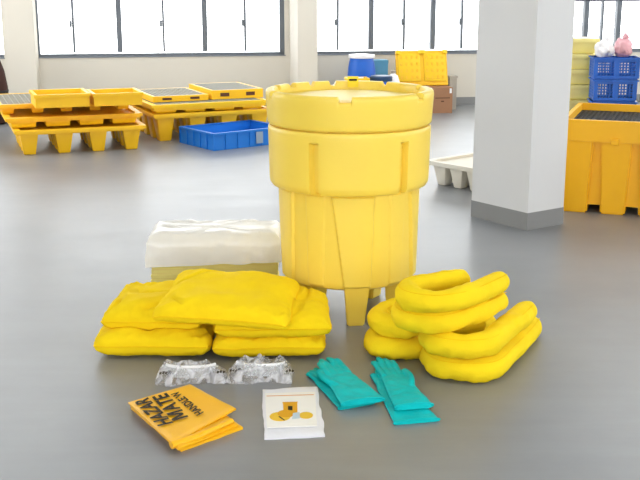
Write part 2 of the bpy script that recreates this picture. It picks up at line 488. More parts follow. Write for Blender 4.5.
# ================================================================== PILLOWS
from mathutils.bvhtree import BVHTree
DONE_P = []
def support(x, y):
    z = 0.0
    for t in DONE_P:
        h = t.ray_cast(Vector((x, y, 2)), Vector((0, 0, -1)))
        if h[0]: z = max(z, h[0].z)
    return z
def pillow(label, cx, cy, z0, yaw, wx, wy, T, seed, lift=None, droop=.0, seam=.4):
    r = empty('absorbent_pillow', (cx, cy, z0), yaw)
    tag(r, label, 'pillow')
    N, K = 60, 52
    bm = bmesh.new(); top = {}; bot = {}
    ca, sa = math.cos(yaw), math.sin(yaw)
    for j in range(K + 1):
        for i in range(N + 1):
            u, v = -1 + 2 * i / N, -1 + 2 * j / K
            u = math.copysign(1 - (1 - abs(u)) ** 1.5, u); v = math.copysign(1 - (1 - abs(v)) ** 1.5, v)
            x = wx / 2 * u * (1 - .045 * (1 - v * v)); y = wy / 2 * v * (1 - .045 * (1 - u * u))
            c = max(0, abs(u) + abs(v) - 1.72) / .28
            x *= 1 - .045 * c; y *= 1 - .045 * c
            e = 1 - max(abs(u), abs(v))
            p3 = Vector((x, y, seed * 3.1))
            x += .010 * noise.noise(p3 * 8 + Vector((5, 0, 0))); y += .010 * noise.noise(p3 * 8 + Vector((0, 5, 3)))
            prof = max(0, (1 - abs(u) ** 4.5) * (1 - abs(v) ** 5)) ** .38
            lump = 1 + .22 * noise.noise(p3 * 6) + .10 * noise.noise(p3 * 14)
            pk_ = .016 * math.exp(-e * 7) * noise.noise(Vector((u * 10, v * 10, seed))) * min(1, e * 25 + .3)
            cr = noise.noise(p3 * 3.4 + Vector((9, 2, 0)))
            crease = -.022 * max(0, 1 - abs(cr) / .06) * min(1, e * 4)
            mid = T * seam
            s_ = (lift(x, y) if lift else 0) - droop * (abs(u) ** 6 + abs(v) ** 6) * .5
            zt = mid + T * (1 - seam) * prof * lump + pk_ + crease + s_
            zb = mid - T * seam * prof + s_ + pk_ * .5
            wx_, wy_ = cx + x * ca - y * sa, cy + x * sa + y * ca
            zb = max(zb, support(wx_, wy_) - z0 + .002)
            bnd = i in (0, N) or j in (0, K)
            zt = max(zt, zb + (.0 if bnd else .006 + .02 * min(1, e * 4)))
            top[i, j] = bm.verts.new((x, y, max(zt, zb) if not bnd else zb + .003))
            bot[i, j] = top[i, j] if bnd else bm.verts.new((x, y, min(zb, zt - .001)))
    for j in range(K):
        for i in range(N):
            t4 = (top[i, j], top[i + 1, j], top[i + 1, j + 1], top[i, j + 1])
            bm.faces.new(t4)
            f = [bot[i, j], bot[i, j + 1], bot[i + 1, j + 1], bot[i + 1, j]]
            if set(f) != set(t4): bm.faces.new(f)
    path = [top[i, 0].co.copy() for i in range(N)] + [top[N, j].co.copy() for j in range(K)] + \
           [top[i, K].co.copy() for i in range(N, 0, -1)] + [top[0, j].co.copy() for j in range(K, 0, -1)]
    mw = Matrix.Translation((cx, cy, z0)) @ Matrix.Rotation(yaw, 4, 'Z')
    b2 = bm.copy(); b2.transform(mw); DONE_P.append(BVHTree.FromBMesh(b2)); b2.free()
    obj('cover', bm, M_pill, r, 85)
    bm = bmesh.new(); tube(bm, [p + Vector((0, 0, .001)) for p in path], .0035, 6, True, .7)
    obj('seam', bm, M_seam, r, 60)
    return r
pillow('plump yellow pillow at the bottom of the stack beside the folded orange bag', -.735, 4.565, 0, R(-2), .53, .46, .135, 1, seam=.45)
pillow('plump yellow pillow at the bottom of the stack in front of the drum feet', -.228, 4.55, 0, R(2), .51, .44, .125, 3, seam=.45)
pillow('yellow pillow second in its stack, beside the white wrapped pads', -.735, 4.645, .10, R(-3), .46, .52, .13, 2, seam=.42)
pillow('yellow pillow second in its stack, touching the drum foot', -.215, 4.55, .095, R(2), .53, .49, .13, 4, seam=.42)
pillow('topmost yellow pillow laid across two pillow stacks', -.405, 4.50, .185, R(-6), .60, .50, .115, 5, lift=lambda x, y: .03 * max(-.3, y / .25) - .012 * (x / .3), droop=.02, seam=.4)

# ================================================================== WRAPPED PADS
pk = empty('absorbent_pad_pack', (-.56, 5.50, 0), R(1)); tag(pk, 'bale of pale yellow absorbent pads under crumpled milky white plastic wrap', 'pads')
W2, D2, HH = .345, .17, .335
def pad_block(z0, z1, w_, d_, n, seed):
    bm = bmesh.new()
    th = (z1 - z0) / n
    for k in range(n):
        ox, oy = .004 * random.uniform(-1, 1), .004 * random.uniform(-1, 1)
        box(bm, -w_ + ox, w_ + ox, -d_ + oy, d_ + oy, z0 + k * th, z0 + k * th + th * .975)
    return bm
po = obj('pad_stack', pad_block(0, .30, W2 - .012, D2 - .012, 22, 1), M_pad, pk); tag(po, kind='stuff')
# wrap: open-bottomed crumpled hood
def hood():
    bm = bmesh.new(); n = 132; rows = []
    zs = [.178, .19, .21, .235, .26, .285, .305, .32, .33]
    def ringpt(k, infl):
        t = k / n * 4; s = int(t); f = t - s
        cs = [(-1, -1), (1, -1), (1, 1), (-1, 1)]
        a, b = cs[s % 4], cs[(s + 1) % 4]
        u, v = a[0] + (b[0] - a[0]) * f, a[1] + (b[1] - a[1]) * f
        rr = .97
        return Vector((u * (W2 + infl), v * (D2 + infl), 0))
    for q, z in enumerate(zs):
        t = (z - zs[0]) / (zs[-1] - zs[0])
        row = []
        for k in range(n):
            p = ringpt(k, .008 - .03 * max(0, t - .75) / .25)
            d = .012 * noise.noise(Vector((p.x * 8, p.y * 8, z * 9))) + .010 * noise.noise(Vector((p.x * 22, p.y * 22, z * 15 + 4)))
            nrm = Vector((p.x / W2, p.y / D2, 0)).normalized()
            zz = z + (.012 * noise.noise(Vector((p.x * 9, p.y * 9, 7))) if q == 0 else 0)
            if q == 0: zz += .03 * (.5 - (p.x + W2) / (2 * W2)) * -1 - .01
            row.append(bm.verts.new(p + nrm * max(d, -.004) + Vector((0, 0, zz + (.012 * noise.noise(p * 7) if t > .8 else 0)))))
        rows.append(row)
    for s in (.9, .75, .55, .3, .1):
        row = []
        for k in range(n):
            p = ringpt(k, -.022) * s
            row.append(bm.verts.new(p + Vector((0, 0, .335 + .014 * noise.noise(p * 9 + Vector((3, 1, 0))) + .008 * noise.noise(p * 24)))))
        rows.append(row)
    for a, b in zip(rows, rows[1:]):
        for k in range(n): bm.faces.new((a[k], a[(k + 1) % n], b[(k + 1) % n], b[k]))
    bm.faces.new(rows[-1])
    return bm
obj('plastic_wrap', hood(), M_wrap, pk, 50)

# ================================================================== SOCKS
def sock(label, pts, r0, seed, group=None, squash=.93, zs=None):
    base = Vector((sum(p[0] for p in pts) / len(pts), sum(p[1] for p in pts) / len(pts), min(p[2] for p in pts) - r0 * squash))
    root = empty('absorbent_sock', base); tag(root, label, 'sock', group)
    path = [Vector(p) - base for p in catmull(pts, 14)]
    L = len(path)
    # even spacing
    def rad(i, L_):
        e = min(i, L_ - 1 - i) / 6.0
        end = math.sqrt(max(0.0, 1 - (1 - min(1, e)) ** 2)) * .82 + .18 if e < 1 else 1
        return r0 * end * (1 + .05 * noise.noise(Vector((i * .13, seed * 5, 0))))
    bm = bmesh.new(); n = 28
    tube(bm, path, rad, n, False, squash)
    for v in bm.verts:
        q = v.co
        d = .011 * noise.noise(q * 8 + Vector((seed, 0, 0))) + .005 * noise.noise(q * 26 + Vector((0, seed, 0)))
        q.x += d * .8; q.y += d * .8; q.z += d
        if q.z < .001: q.z = .001
    obj('tube_cover', bm, M_sock, root, 80)
    # sewn seam along the outer top
    sp = []
    for i in range(3, L - 3):
        t = (path[i + 1] - path[i - 1]).normalized(); sxv = t.cross(Vector((0, 0, 1))).normalized()
        a = .85
        rr = rad(i, L) * 1.0
        sp.append(path[i] + sxv * rr * math.cos(a) * -1 + Vector((0, 0, rr * squash * math.sin(a))))
    bm = bmesh.new(); tube(bm, sp, .002, 5)
    obj('seam', bm, M_seam, root, 60)
    return root
sock('looped yellow sock lying on the floor beside the drum feet, under another looped sock', [(.47, 4.60, .05), (.36, 4.61, .05), (.262, 4.53, .05), (.27, 4.40, .05), (.36, 4.365, .05), (.47, 4.42, .05)], .054, 1)
sock('looped yellow sock second up beside the drum feet, tucked under the crossing socks', [(.47, 4.62, .15), (.37, 4.62, .15), (.285, 4.56, .148), (.272, 4.45, .148), (.36, 4.375, .146), (.46, 4.40, .15)], .053, 2)
sock('longest yellow sock on the floor, bent in a U beneath another sock', [(1.01, 4.72, .053), (.91, 4.50, .053), (.80, 4.29, .053), (.71, 4.13, .053), (.60, 4.105, .053), (.505, 4.15, .053), (.49, 4.28, .053), (.58, 4.42, .053), (.70, 4.58, .053), (.80, 4.74, .053)], .057, 3)
sock('yellow U-shaped sock on the longest floor sock, under the crossing socks', [(.955, 4.60, .16), (.87, 4.43, .16), (.77, 4.26, .16), (.69, 4.12, .16), (.585, 4.09, .16), (.49, 4.14, .16), (.485, 4.26, .16), (.60, 4.32, .165), (.71, 4.40, .165)], .055, 4)
sock('second highest yellow sock laid across the lower socks', [(.80, 4.44, .262), (.71, 4.31, .262), (.58, 4.17, .262), (.46, 4.11, .258), (.362, 4.18, .256), (.37, 4.30, .254), (.50, 4.40, .256), (.64, 4.47, .258)], .054, 5)
sock('topmost yellow sock of the whole sock heap, folded in a loop', [(.80, 4.42, .352), (.70, 4.27, .356), (.58, 4.13, .356), (.46, 4.08, .356), (.37, 4.15, .354), (.385, 4.27, .352), (.50, 4.36, .350), (.65, 4.44, .350)], .052, 6)

# ================================================================== GLOVES
def glove(label, tip, cuff, width, z0, seed, flip=1, mat_=M_glove, thick=.026, thumb=True, cuffw=1.0, spread=1.0, name='rubber_glove'):
    """flat lying gauntlet glove from the finger tips to the cuff edge"""
    t = Vector(tip); c = Vector(cuff); L = (t - c).length
    d = (t - c).normalized(); s = Vector((d.y, -d.x, 0)) * flip
    ang = math.atan2(d.y, d.x)
    root = empty(name, (c.x, c.y, z0), 0); tag(root, label, 'glove')
    bm = bmesh.new()
    def blob(path, rads, sq):
        P_ = [d * (p[0] * L) + s * (p[1] * width) + Vector((0, 0, p[2])) for p in path]
        pp = catmull(P_, 6); n = len(pp)
        def rf(i, L_):
            q = i / (L_ - 1) * (len(rads) - 1); k = min(int(q), len(rads) - 2); f = q - k
            return (rads[k] * (1 - f) + rads[k + 1] * f)
        tube(bm, pp, rf, 14, False, sq)
    fw = width * .088
    hz = thick * .5
    # palm to cuff as a flattened sleeve
    P_ = [(.0, 0, hz), (.12, 0, hz), (.3, 0, hz), (.5, .02, hz), (.64, .02, hz), (.70, .02, hz)]
    Wd = [width * .52 * cuffw, width * .50 * cuffw, width * .45, width * .39, width * .35, width * .28]
    blob(P_, Wd, thick * .5 / (width * .48))
    lens = [.93, 1.0, .97, .88]
    for k in range(4):
        off = (-.25 + .165 * k)
        tipoff = off * spread + .03 * random.uniform(-1, 1)
        blob([(.60, off, hz), (.74, off * 1.02, hz + .002), (.86, tipoff, hz + .004), (lens[k] - .03, tipoff * 1.03, hz * .9), (lens[k], tipoff * 1.03, hz * .8)],
             [fw * .9, fw, fw * .98, fw * .9, fw * .45], min(.9, thick * .5 / fw))
    if thumb:
        blob([(.36, .28, hz), (.48, .40, hz + .006), (.58, .43, hz + .008), (.67, .40, hz + .006), (.70, .39, hz)], [fw * 1.2, fw * 1.15, fw * 1.05, fw * .95, fw * .5], min(.8, thick * .5 / fw))
    me = bpy.data.meshes.new('hand'); bmesh.ops.recalc_face_normals(bm, faces=bm.faces); bm.to_mesh(me); bm.free()
    tmp = bpy.data.objects.new('hand', me); C.objects.link(tmp)
    md = tmp.modifiers.new('r', 'REMESH'); md.mode = 'VOXEL'; md.voxel_size = .0036; md.use_smooth_shade = True
    sm = tmp.modifiers.new('s', 'SMOOTH'); sm.iterations = 3; sm.factor = .5
    bpy.context.view_layer.update()
    me2 = bpy.data.meshes.new_from_object(tmp.evaluated_get(bpy.context.evaluated_depsgraph_get()))
    bpy.data.objects.remove(tmp)
    zmin = min(v.co.z for v in me2.vertices)
    for v in me2.vertices:
        q = v.co
        w_ = max(0, min(1, q.z / thick))
        q.z += w_ * (.006 * noise.noise(Vector((q.x * 14, q.y * 14, seed))) + .003 * noise.noise(Vector((q.x * 34, q.y * 34, seed))))
        q.z -= zmin
    me2.name = 'hand'; me2.materials.clear(); me2.materials.append(mat_)
    for p in me2.polygons: p.use_smooth = True
    o = bpy.data.objects.new('hand', me2); C.objects.link(o); o.parent = root
    # beaded cuff edge
    bm = bmesh.new(); path = []
    for k in range(40):
        a = 2 * PI * k / 40
        path.append(d * .002 + s * (width * .52 * cuffw * math.cos(a)) + Vector((0, 0, max(.003, hz + (hz + .0015) * math.sin(a)))))
    rings = []
    tube(bm, path, .0035, 6, True)
    obj('cuff_bead', bm, mat_, root, 60)
    return root
gz = lambda px, py: g(px, py, 0.01)
glove('teal green rubber glove underneath, only its fingers and edge showing, next to the white packet', gz(312, 368), gz(357, 405), .155, 0, 1, flip=-1, thumb=False, thick=.016, mat_=M_glove2)
glove('teal green rubber glove lying uppermost in the pair next to the white packet', gz(324, 362), gz(363, 406), .175, .0165, 2, flip=-1, thick=.022)
glove('teal green rubber glove underneath, longer cuff showing, in the pair near the yellow socks', gz(378, 368), gz(417, 421), .175, 0, 3, flip=-1, thumb=False, thick=.016, mat_=M_glove)
glove('teal green rubber glove lying uppermost in the pair near the yellow socks', gz(380, 362), gz(414, 411), .15, .0165, 4, flip=1, thick=.024)

# ================================================================== GOGGLES IN CLEAR BAGS
def goggles_bag(label, glabel, px0, px1, py0, py1, seed, yaw=0):
    a, b = g(px0, py1), g(px1, py1); f, bk = g((px0 + px1) / 2, py1), g((px0 + px1) / 2, py0, .05)
    cx, cy = (a.x + b.x) / 2, (f.y + bk.y) / 2
    wx, wy = (b.x - a.x), (bk.y - f.y)
    gg = empty('safety_goggles', (cx, cy, .006), yaw); tag(gg, glabel, 'goggles')
    # lens shield: curved visor
    bm = bmesh.new(); n = 24; rows = []
    for q, (dz, rr_) in enumerate([(.012, .96), (.03, 1.0), (.048, 1.0), (.062, .95)]):
        row = []
        for k in range(n + 1):
            t = PI * (.08 + .84 * k / n)
            row.append(bm.verts.new((math.cos(t) * wx * .36 * rr_, -math.sin(t) * wy * .30 * rr_ + .02, dz)))
        rows.append(row)
    for r1, r2 in zip(rows, rows[1:]):
        for k in range(n): bm.faces.new((r1[k], r1[k + 1], r2[k + 1], r2[k]))
    bmesh.ops.solidify(bm, geom=list(bm.faces), thickness=.004)
    obj('lens', bm, M_lens, gg, 50)
    path = [Vector((math.cos(PI * (.08 + .84 * k / 20)) * wx * .36, -math.sin(PI * (.08 + .84 * k / 20)) * wy * .30 + .02, .062)) for k in range(21)]
    bm = bmesh.new(); tube(bm, path, .007, 8); obj('frame', bm, M_paper, gg, 50)
    for s in (-1, 1):
        bm = bmesh.new(); tube(bm, [Vector((s * wx * .35, .015, .05)), Vector((s * wx * .38, wy * .2, .045)), Vector((s * wx * .2, wy * .28, .03)), Vector((-s * wx * .1, wy * .3, .02))], .007, 8, squash=.6)
        obj('temple_arm', bm, M_paper, gg, 50)
        bm = bmesh.new(); lathe(bm, [(.003, -.005), (.011, -.005), (.011, .005), (.003, .005)], 14)
        for v in bm.verts: v.co = Vector((v.co.x, v.co.z, v.co.y))
        for v in bm.verts: v.co += Vector((s * wx * .30, -wy * .22 + .01, .035))
        obj('vent', bm, M_black, gg, 40)
    bag = empty('clear_plastic_bag', (cx, cy, 0), yaw); tag(bag, label, 'bag')
    bm = bmesh.new(); N, K = 80, 50; top = {}; bot = {}
    for j in range(K + 1):
        for i in range(N + 1):
            u, v = -1 + 2 * i / N, -1 + 2 * j / K
            x, y = u * wx / 2, v * wy / 2 * (.80 + .30 * noise.noise(Vector((u * 2.6, seed, 0))) + .10 * noise.noise(Vector((u * 8, seed, 4))) + .04 * v)
            p3 = Vector((x, y, seed))
            x2 = x + .02 * noise.noise(p3 * 10) * (1 if abs(u) > .9 else .5); y2 = y + .03 * noise.noise(p3 * 9 + Vector((4, 0, 0)))
            e = max(0, (1 - abs(u) ** 4) * (1 - abs(v) ** 3)) ** .6
            rid = 1 - abs(noise.noise(p3 * 11)) * 2.2; rid2 = 1 - abs(noise.noise(p3 * 24 + Vector((1, 7, 0)))) * 2
            h = .004 + e * (.056 + .016 * rid + .018 * rid2) * (1.0 + .35 * noise.noise(Vector((u * 2.2, v * 1.2, seed + 3))))
            top[i, j] = bm.verts.new((x2, y2, max(.003, h) + .016 * abs(noise.noise(p3 * 26))))
            bot[i, j] = bm.verts.new((x2, y2, .001)) if not (i in (0, N) or j in (0, K)) else top[i, j]
    for j in range(K):
        for i in range(N):
            bm.faces.new((top[i, j], top[i + 1, j], top[i + 1, j + 1], top[i, j + 1]))
            f = [bot[i, j], bot[i, j + 1], bot[i + 1, j + 1], bot[i + 1, j]]
            tq = {top[i, j], top[i + 1, j], top[i + 1, j + 1], top[i, j + 1]}
            if set(f) != tq: bm.faces.new(f)
    obj('film', bm, M_film, bag, 30)
    # printed lettering strip on the film
    for s in ((-.42, -.30), (.40, -.28)):
        bm = bmesh.new()
        for k in range(3):
            o_ = Vector((s[0] * wx + .012 * k, s[1] * wy + .006 * (k % 2), .052))
            box(bm, o_.x - .004, o_.x + .004, o_.y - .012, o_.y + .012, .050, .052)
        obj('print_mark', bm, M_ink, bag)
    return bag
goggles_bag('crumpled clear bag of goggles nearest the folded orange bag', 'clear goggles in the crumpled bag nearest the folded orange bag', 154, 224, 363, 387, 3.3, R(2))
goggles_bag('crumpled clear bag of goggles between the pillows and the white packet', 'clear goggles in the crumpled bag between the pillows and the white packet', 225, 294, 361, 385, 8.1, R(-2))

# ================================================================== WHITE PACKET WITH PRINTED CARD
pc = empty('document_packet', g(292, 415)); tag(pc, 'flat white plastic packet holding a printed card with a yellow picture', 'packet')
po_ = Vector(pc.location)
def Q(px, py, z=.0): return g(px, py, z) - po_
obj('sleeve', slab(Q(264, 440), Q(325, 437.5), Q(317.5, 388.5), Q(262, 390.5), 0, .012, 30, 30, .006, 13, 2.2, edge=1), M_sleeve, pc, 40)
CZ = .0175
def flat(name, pts, z, m, parent, th=.0008):
    return obj(name, extr([Q(x, y, 0) * 1.0 + (g(x, y, z) - g(x, y, 0)) for x, y in pts], z - th, z), m, parent)
cd = flat('printed_card', [(267, 427.5), (317, 425.5), (315.0, 391.6), (265.0, 393.2)], CZ, M_card, pc, .003)
flat('printed_rule', [(266.5, 396.2), (313.8, 394.8), (313.8, 394.3), (266.5, 395.7)], CZ + .0006, M_oink, cd)
def ell(cx, cy, rx, ry, n=20): return [(cx + rx * math.cos(2 * PI * k / n), cy - ry * math.sin(2 * PI * k / n)) for k in range(n)]
flat('printed_drum', [(283.5, 413), (297.5, 412.5), (297.3, 403), (297.8, 401.6), (282.3, 402), (283, 403.5)], CZ + .0008, M_yink2, cd)
flat('printed_drum_label', [(288, 410), (292.5, 410), (292.5, 406), (288, 406)], CZ + .0016, M_ink, cd)
flat('printed_pillow', ell(280, 416.5, 10.5, 4.6), CZ + .0012, M_yink, cd)
flat('printed_pillow', ell(286, 413.5, 8.5, 3.8), CZ + .0016, M_yink2, cd)
flat('printed_sock', ell(306, 415.2, 7, 3.4), CZ + .0012, M_yink, cd)
flat('printed_bag', [(292, 419), (300, 418), (299.5, 412), (293, 413)], CZ + .0020, M_bink, cd)
flat('printed_strap', [(278.5, 416.5), (284, 420.3), (285, 420), (279.5, 416)], CZ + .0022, M_ink, cd)

# ================================================================== FOLDED HAZARD BAG
hb = empty('hazard_bag', g(185, 420)); tag(hb, 'folded orange-yellow plastic bag with black warning lettering', 'bag')
ho = Vector(hb.location)
def H(px, py, z=0.0): return g(px, py, z) - ho
def Hs(px, py, z): 
    p = g(px, py, z) - ho; return Vector((p.x, p.y, 0))
obj('lower_fold', slab(Hs(131, 409, .0), Hs(181, 452, .0), Hs(243, 429.5, .0), Hs(192, 390, .0), 0, .016, 30, 24, .003, 7, 1.5, edge=1), M_hbag, hb, 40)
obj('middle_fold', slab(Hs(129.5, 406.5, .016), Hs(178, 450.5, .016), Hs(238, 426, .016), Hs(191, 388.5, .016), .0165, .012, 30, 24, .003, 8, 3.5, edge=1), M_hbag, hb, 40)
obj('upper_fold', slab(Hs(128, 403.5, .03), Hs(173, 445.5, .03), Hs(236, 410, .03), Hs(190, 385.5, .03), .030, .010, 30, 24, .002, 6, 5.5, edge=1), M_hbag, hb, 40)
# rolled front edge
bm = bmesh.new()
pa = [Hs(171, 446, .02), Hs(190, 441, .02), Hs(212, 433, .02), Hs(232, 424.5, .02)]
pth = catmull([Vector((p.x, p.y, .024 + .004 * k)) for k, p in enumerate(pa)], 8)
tube(bm, pth, lambda i, L_: .019 - .008 * i / L_, 14, False, .8)
obj('rolled_edge', bm, M_hbag, hb, 50)
TZ = .0450
def line(name, s, p0, p1, up, weight=.03):
    a, b, u = Hs(*p0, TZ), Hs(*p1, TZ), Hs(*up, TZ)
    text_mesh(name, s, M_ink, Vector((a.x, a.y, TZ)), b - a, u - a, hb, weight)
line('lettering', 'HAZAR', (173.5, 422.5), (147.5, 397.2), (158.0, 426.2))
# second line: M drawn as one outline, then the rest of the word
ma, mb, mu = Hs(188.5, 416.5, TZ), Hs(166.5, 392.8, TZ), Hs(173.0, 421.0, TZ)
mx_, my_ = (mb - ma), (mu - ma); mo = Vector((ma.x, ma.y, TZ))
text_mesh('lettering', 'ATE', M_ink, mo + mx_ * .33, mx_ * .67, my_, hb, .03)
MP = [(0, 0), (.19, 0), (.19, .66), (.40, .12), (.60, .12), (.81, .66), (.81, 0), (1, 0), (1, 1), (.74, 1), (.5, .38), (.26, 1), (0, 1)]
bm = bmesh.new(); bm.faces.new([bm.verts.new(mo + mx_ * .30 * p[0] + my_ * p[1]) for p in MP])
obj('lettering', bm, M_ink, hb)
line('lettering', 'HANDLE W', (204.0, 412.0), (177.5, 390.6), (197.0, 416.0))

# ================================================================== PALLETS ON THE LEFT
def legs_of(parent, w_, d_, zt, zb, nx, ny, m, lw=.16, ld=.16, taper=.03):
    x0, y0 = lw / 2 + .03, ld / 2 + .03
    me = None
    for j in range(ny):
        for i in range(nx):
            if 0 < i < nx - 1 and 0 < j < ny - 1 and nx > 2 and ny > 2 and (i + j) % 2: pass
            x = -w_ / 2 + x0 + (w_ - 2 * x0) * i / (nx - 1); y = -d_ / 2 + y0 + (d_ - 2 * y0) * j / (ny - 1)
            if me is None:
                o = obj('leg', bx(-lw / 2, lw / 2, -ld / 2, ld / 2, zb, zt, taper=taper, bevel=.008), m, parent, 40); me = o.data
            else:
                o = bpy.data.objects.new('leg', me); C.objects.link(o); o.parent = parent
            o.location = (x, y, 0)
def grate_bm(w_, d_, z, nx, ny, t=.012, h=.02):
    bm = bmesh.new()
    for i in range(nx + 1):
        x = -w_ / 2 + w_ * i / nx; box(bm, x - t / 2, x + t / 2, -d_ / 2, d_ / 2, z, z + h)
    for j in range(ny + 1):
        y = -d_ / 2 + d_ * j / ny; box(bm, -w_ / 2, w_ / 2, y - t / 2, y + t / 2, z, z + h)
    return bm
def tray_bm(w_, d_, z0, z1, t=.035, lip=.02, fl=.02):
    """open tray: floor, four walls, outward lip"""
    bm = bmesh.new()
    box(bm, -w_ / 2, w_ / 2, -d_ / 2, d_ / 2, z0, z0 + fl)
    for s in (-1, 1):
        box(bm, -w_ / 2, w_ / 2, s * d_ / 2 - (t if s > 0 else 0), s * d_ / 2 + (t if s < 0 else 0), z0 + fl, z1)
        box(bm, s * w_ / 2 - (t if s > 0 else 0), s * w_ / 2 + (t if s < 0 else 0), -d_ / 2 + t, d_ / 2 - t, z0 + fl, z1)
        if lip:
            box(bm, -w_ / 2 - lip, w_ / 2 + lip, s * (d_ / 2 + lip) - (lip if s > 0 else 0), s * (d_ / 2 + lip) + (lip if s < 0 else 0), z1 - .03, z1)
            box(bm, s * (w_ / 2 + lip) - (lip if s > 0 else 0), s * (w_ / 2 + lip) + (lip if s < 0 else 0), -d_ / 2, d_ / 2, z1 - .03, z1)
    return bm
def pallet(label, cx, cy, z, yaw, w_, d_, leg_h, rim, nx, ny, m=M_pal, grate=None, lw=.16, group=None, name='spill_pallet', legm=None):
    r = empty(name, (cx, cy, z), yaw); tag(r, label, 'pallet', group)
    obj('deck', tray_bm(w_, d_, leg_h, leg_h + rim), m, r)
    if leg_h > .02: legs_of(r, w_, d_, leg_h, 0, nx, ny, legm or m, lw, lw, taper=min(.03, leg_h * .18))
    if grate: obj('grate', grate_bm(w_ - .08, d_ - .08, leg_h + rim - .022, grate[0], grate[1]), M_grate, r)
    return r
def corner_place(px, py, z, yaw, w_, d_):
    """centre of a w x d footprint whose near left corner shows at the pixel"""
    c = g(px, py, z); a = Vector((math.cos(yaw), math.sin(yaw), 0)); b = Vector((-math.sin(yaw), math.cos(yaw), 0))
    p = c + a * w_ / 2 + b * d_ / 2
    return p.x, p.y
YA = R(20)
x, y = corner_place(17, 156.5, 0, YA, 1.22, 1.0)
pallet('lowest yellow spill pallet on tapered feet beneath two pallets and two trays', x, y, 0, YA, 1.20, 1.0, .195, .045, 4, 4, M_pal, None, .17)
x, y = corner_place(6, 130, .235, YA, 1.30, 1.02)
pallet('middle yellow spill pallet with shallow bright cups, between two other pallets', x, y, .242, YA, 1.26, 1.0, .055, .045, 4, 3, M_pal, None, .24, legm=M_pal2)
x, y = corner_place(-2, 116, .335, YA, 1.32, 1.05)
pallet('upper yellow pallet topped with a pale grate, carrying two trays', x, y, .345, YA, 1.30, 1.03, .05, .045, 5, 4, M_pal, (22, 18), .12)
def spill_tray(label, px, py, z, yaw, w_, d_, h, m=M_pal, group=None):
    x, y = corner_place(px, py, z, yaw, w_, d_)
    r = empty('spill_tray', (x, y, z), yaw); tag(r, label, 'tray', group)
    obj('tray_body', tray_bm(w_, d_, 0, h, .02, .012, .012), m, r)
    bm = bmesh.new()
    for k in range(1, 4):
        xx = -w_ / 2 + w_ * k / 4; box(bm, xx - .008, xx + .008, -d_ / 2 + .02, d_ / 2 - .02, .012, .02)
    obj('floor_rib', bm, m, r)
    return r
spill_tray('deep yellow spill tray on the grated pallet, beside the wall pier', 36, 108.5, .442, YA, .50, .5, .125)
spill_tray('yellow spill tray on the grated pallet, beside the other pallet stack', 94.5, 106.5, .442, YA, .46, .44, .12)

YB = R(24)
x, y = corner_place(156, 142.5, 0, YB, 1.27, 1.0)
pallet('large yellow spill pallet on tall tapered feet behind the blue crate', x, y, 0, YB, 1.27, 1.0, .235, .05, 4, 4, M_pal, None, .18)
bx_, by_ = x, y
def offs(dx, dy, yaw=YB): return bx_ + dx * math.cos(yaw) - dy * math.sin(yaw), by_ + dx * math.sin(yaw) + dy * math.cos(yaw)
x, y = offs(-.03, .02)
pallet('shallow yellow spill deck with pale grate lying on the large pallet behind the blue crate', x, y, .288, YB, 1.22, 1.0, .03, .06, 4, 3, M_pal2, (20, 16), .22)
x, y = offs(-.29, .12, YB)
def low_deck(label, x, y, z, yaw, w_, d_, h, tilt=0):
    r = empty('spill_ramp', (x, y, z), yaw); r.rotation_euler = (tilt, 0, yaw); tag(r, label, 'ramp')
    obj('deck', tray_bm(w_, d_, 0, h, .03, 0, h * .7), M_pal, r)
    obj('grate', grate_bm(w_ - .07, d_ - .07, h - .02, 12, 10), M_grate, r)
    for k in (-1, 1):
        obj('hand_slot', bx(k * w_ * .25 - .05, k * w_ * .25 + .05, -d_ / 2 - .003, -d_ / 2 + .001, h * .3, h * .7), M_tape, r)
    return r
low_deck('thin yellow spill deck on the stack, the one nearer the tray stack', x, y, .382, YB, .60, .80, .06)
x, y = offs(.34, .14)
low_deck('thick yellow spill deck with grey grate on the stack, the one nearer the drum', x, y, .382, YB, .58, .82, .095)

# blue folding crate on the floor
cA, cB = g(174.5, 144), g(214, 151)
yaw = R(37); fw_, fd_ = .85, .64
a = Vector((math.cos(yaw), math.sin(yaw), 0)); b = Vector((-math.sin(yaw), math.cos(yaw), 0))
cc = cB + a * fw_ / 2 + b * fd_ / 2
cr = empty('open_crate', cc, yaw); tag(cr, 'shallow open blue plastic crate standing on the floor before the yellow pallets', 'crate')
obj('base', bx(-fw_ / 2, fw_ / 2, -fd_ / 2, fd_ / 2, 0, .015), M_blue, cr)
for s in (-1, 1):
    bm = bmesh.new(); y0 = s * fd_ / 2; t = .022
    box(bm, -fw_ / 2, fw_ / 2, min(y0, y0 - s * t), max(y0, y0 - s * t), .015, .165)
    for k in range(7):
        xx = -fw_ / 2 + fw_ * k / 6; q0, q1 = y0, y0 + s * .012
        box(bm, xx - .012, xx + .012, min(q0, q1), max(q0, q1), .005, .165)
    box(bm, -fw_ / 2 - .008, fw_ / 2 + .008, min(y0 - s * t, y0 + s * .016), max(y0 - s * t, y0 + s * .016), .152, .17)
    obj('side_wall', bm, M_blue, cr)
    bm = bmesh.new(); x0 = s * fw_ / 2
    box(bm, min(x0, x0 - s * t), max(x0, x0 - s * t), -fd_ / 2 + t, fd_ / 2 - t, .015, .165)
    for k in range(1, 5):
        yy = -fd_ / 2 + fd_ * k / 5; q0, q1 = x0, x0 + s * .012
        box(bm, min(q0, q1), max(q0, q1), yy - .012, yy + .012, .005, .165)
    box(bm, min(x0 - s * t, x0 + s * .016), max(x0 - s * t, x0 + s * .016), -fd_ / 2 + t, fd_ / 2 - t, .152, .17)
    obj('end_wall', bm, M_blue, cr)
obj('label', bx(.06, .14, -fd_ / 2 - .016, -fd_ / 2 - .012, .03, .145), M_label, cr)

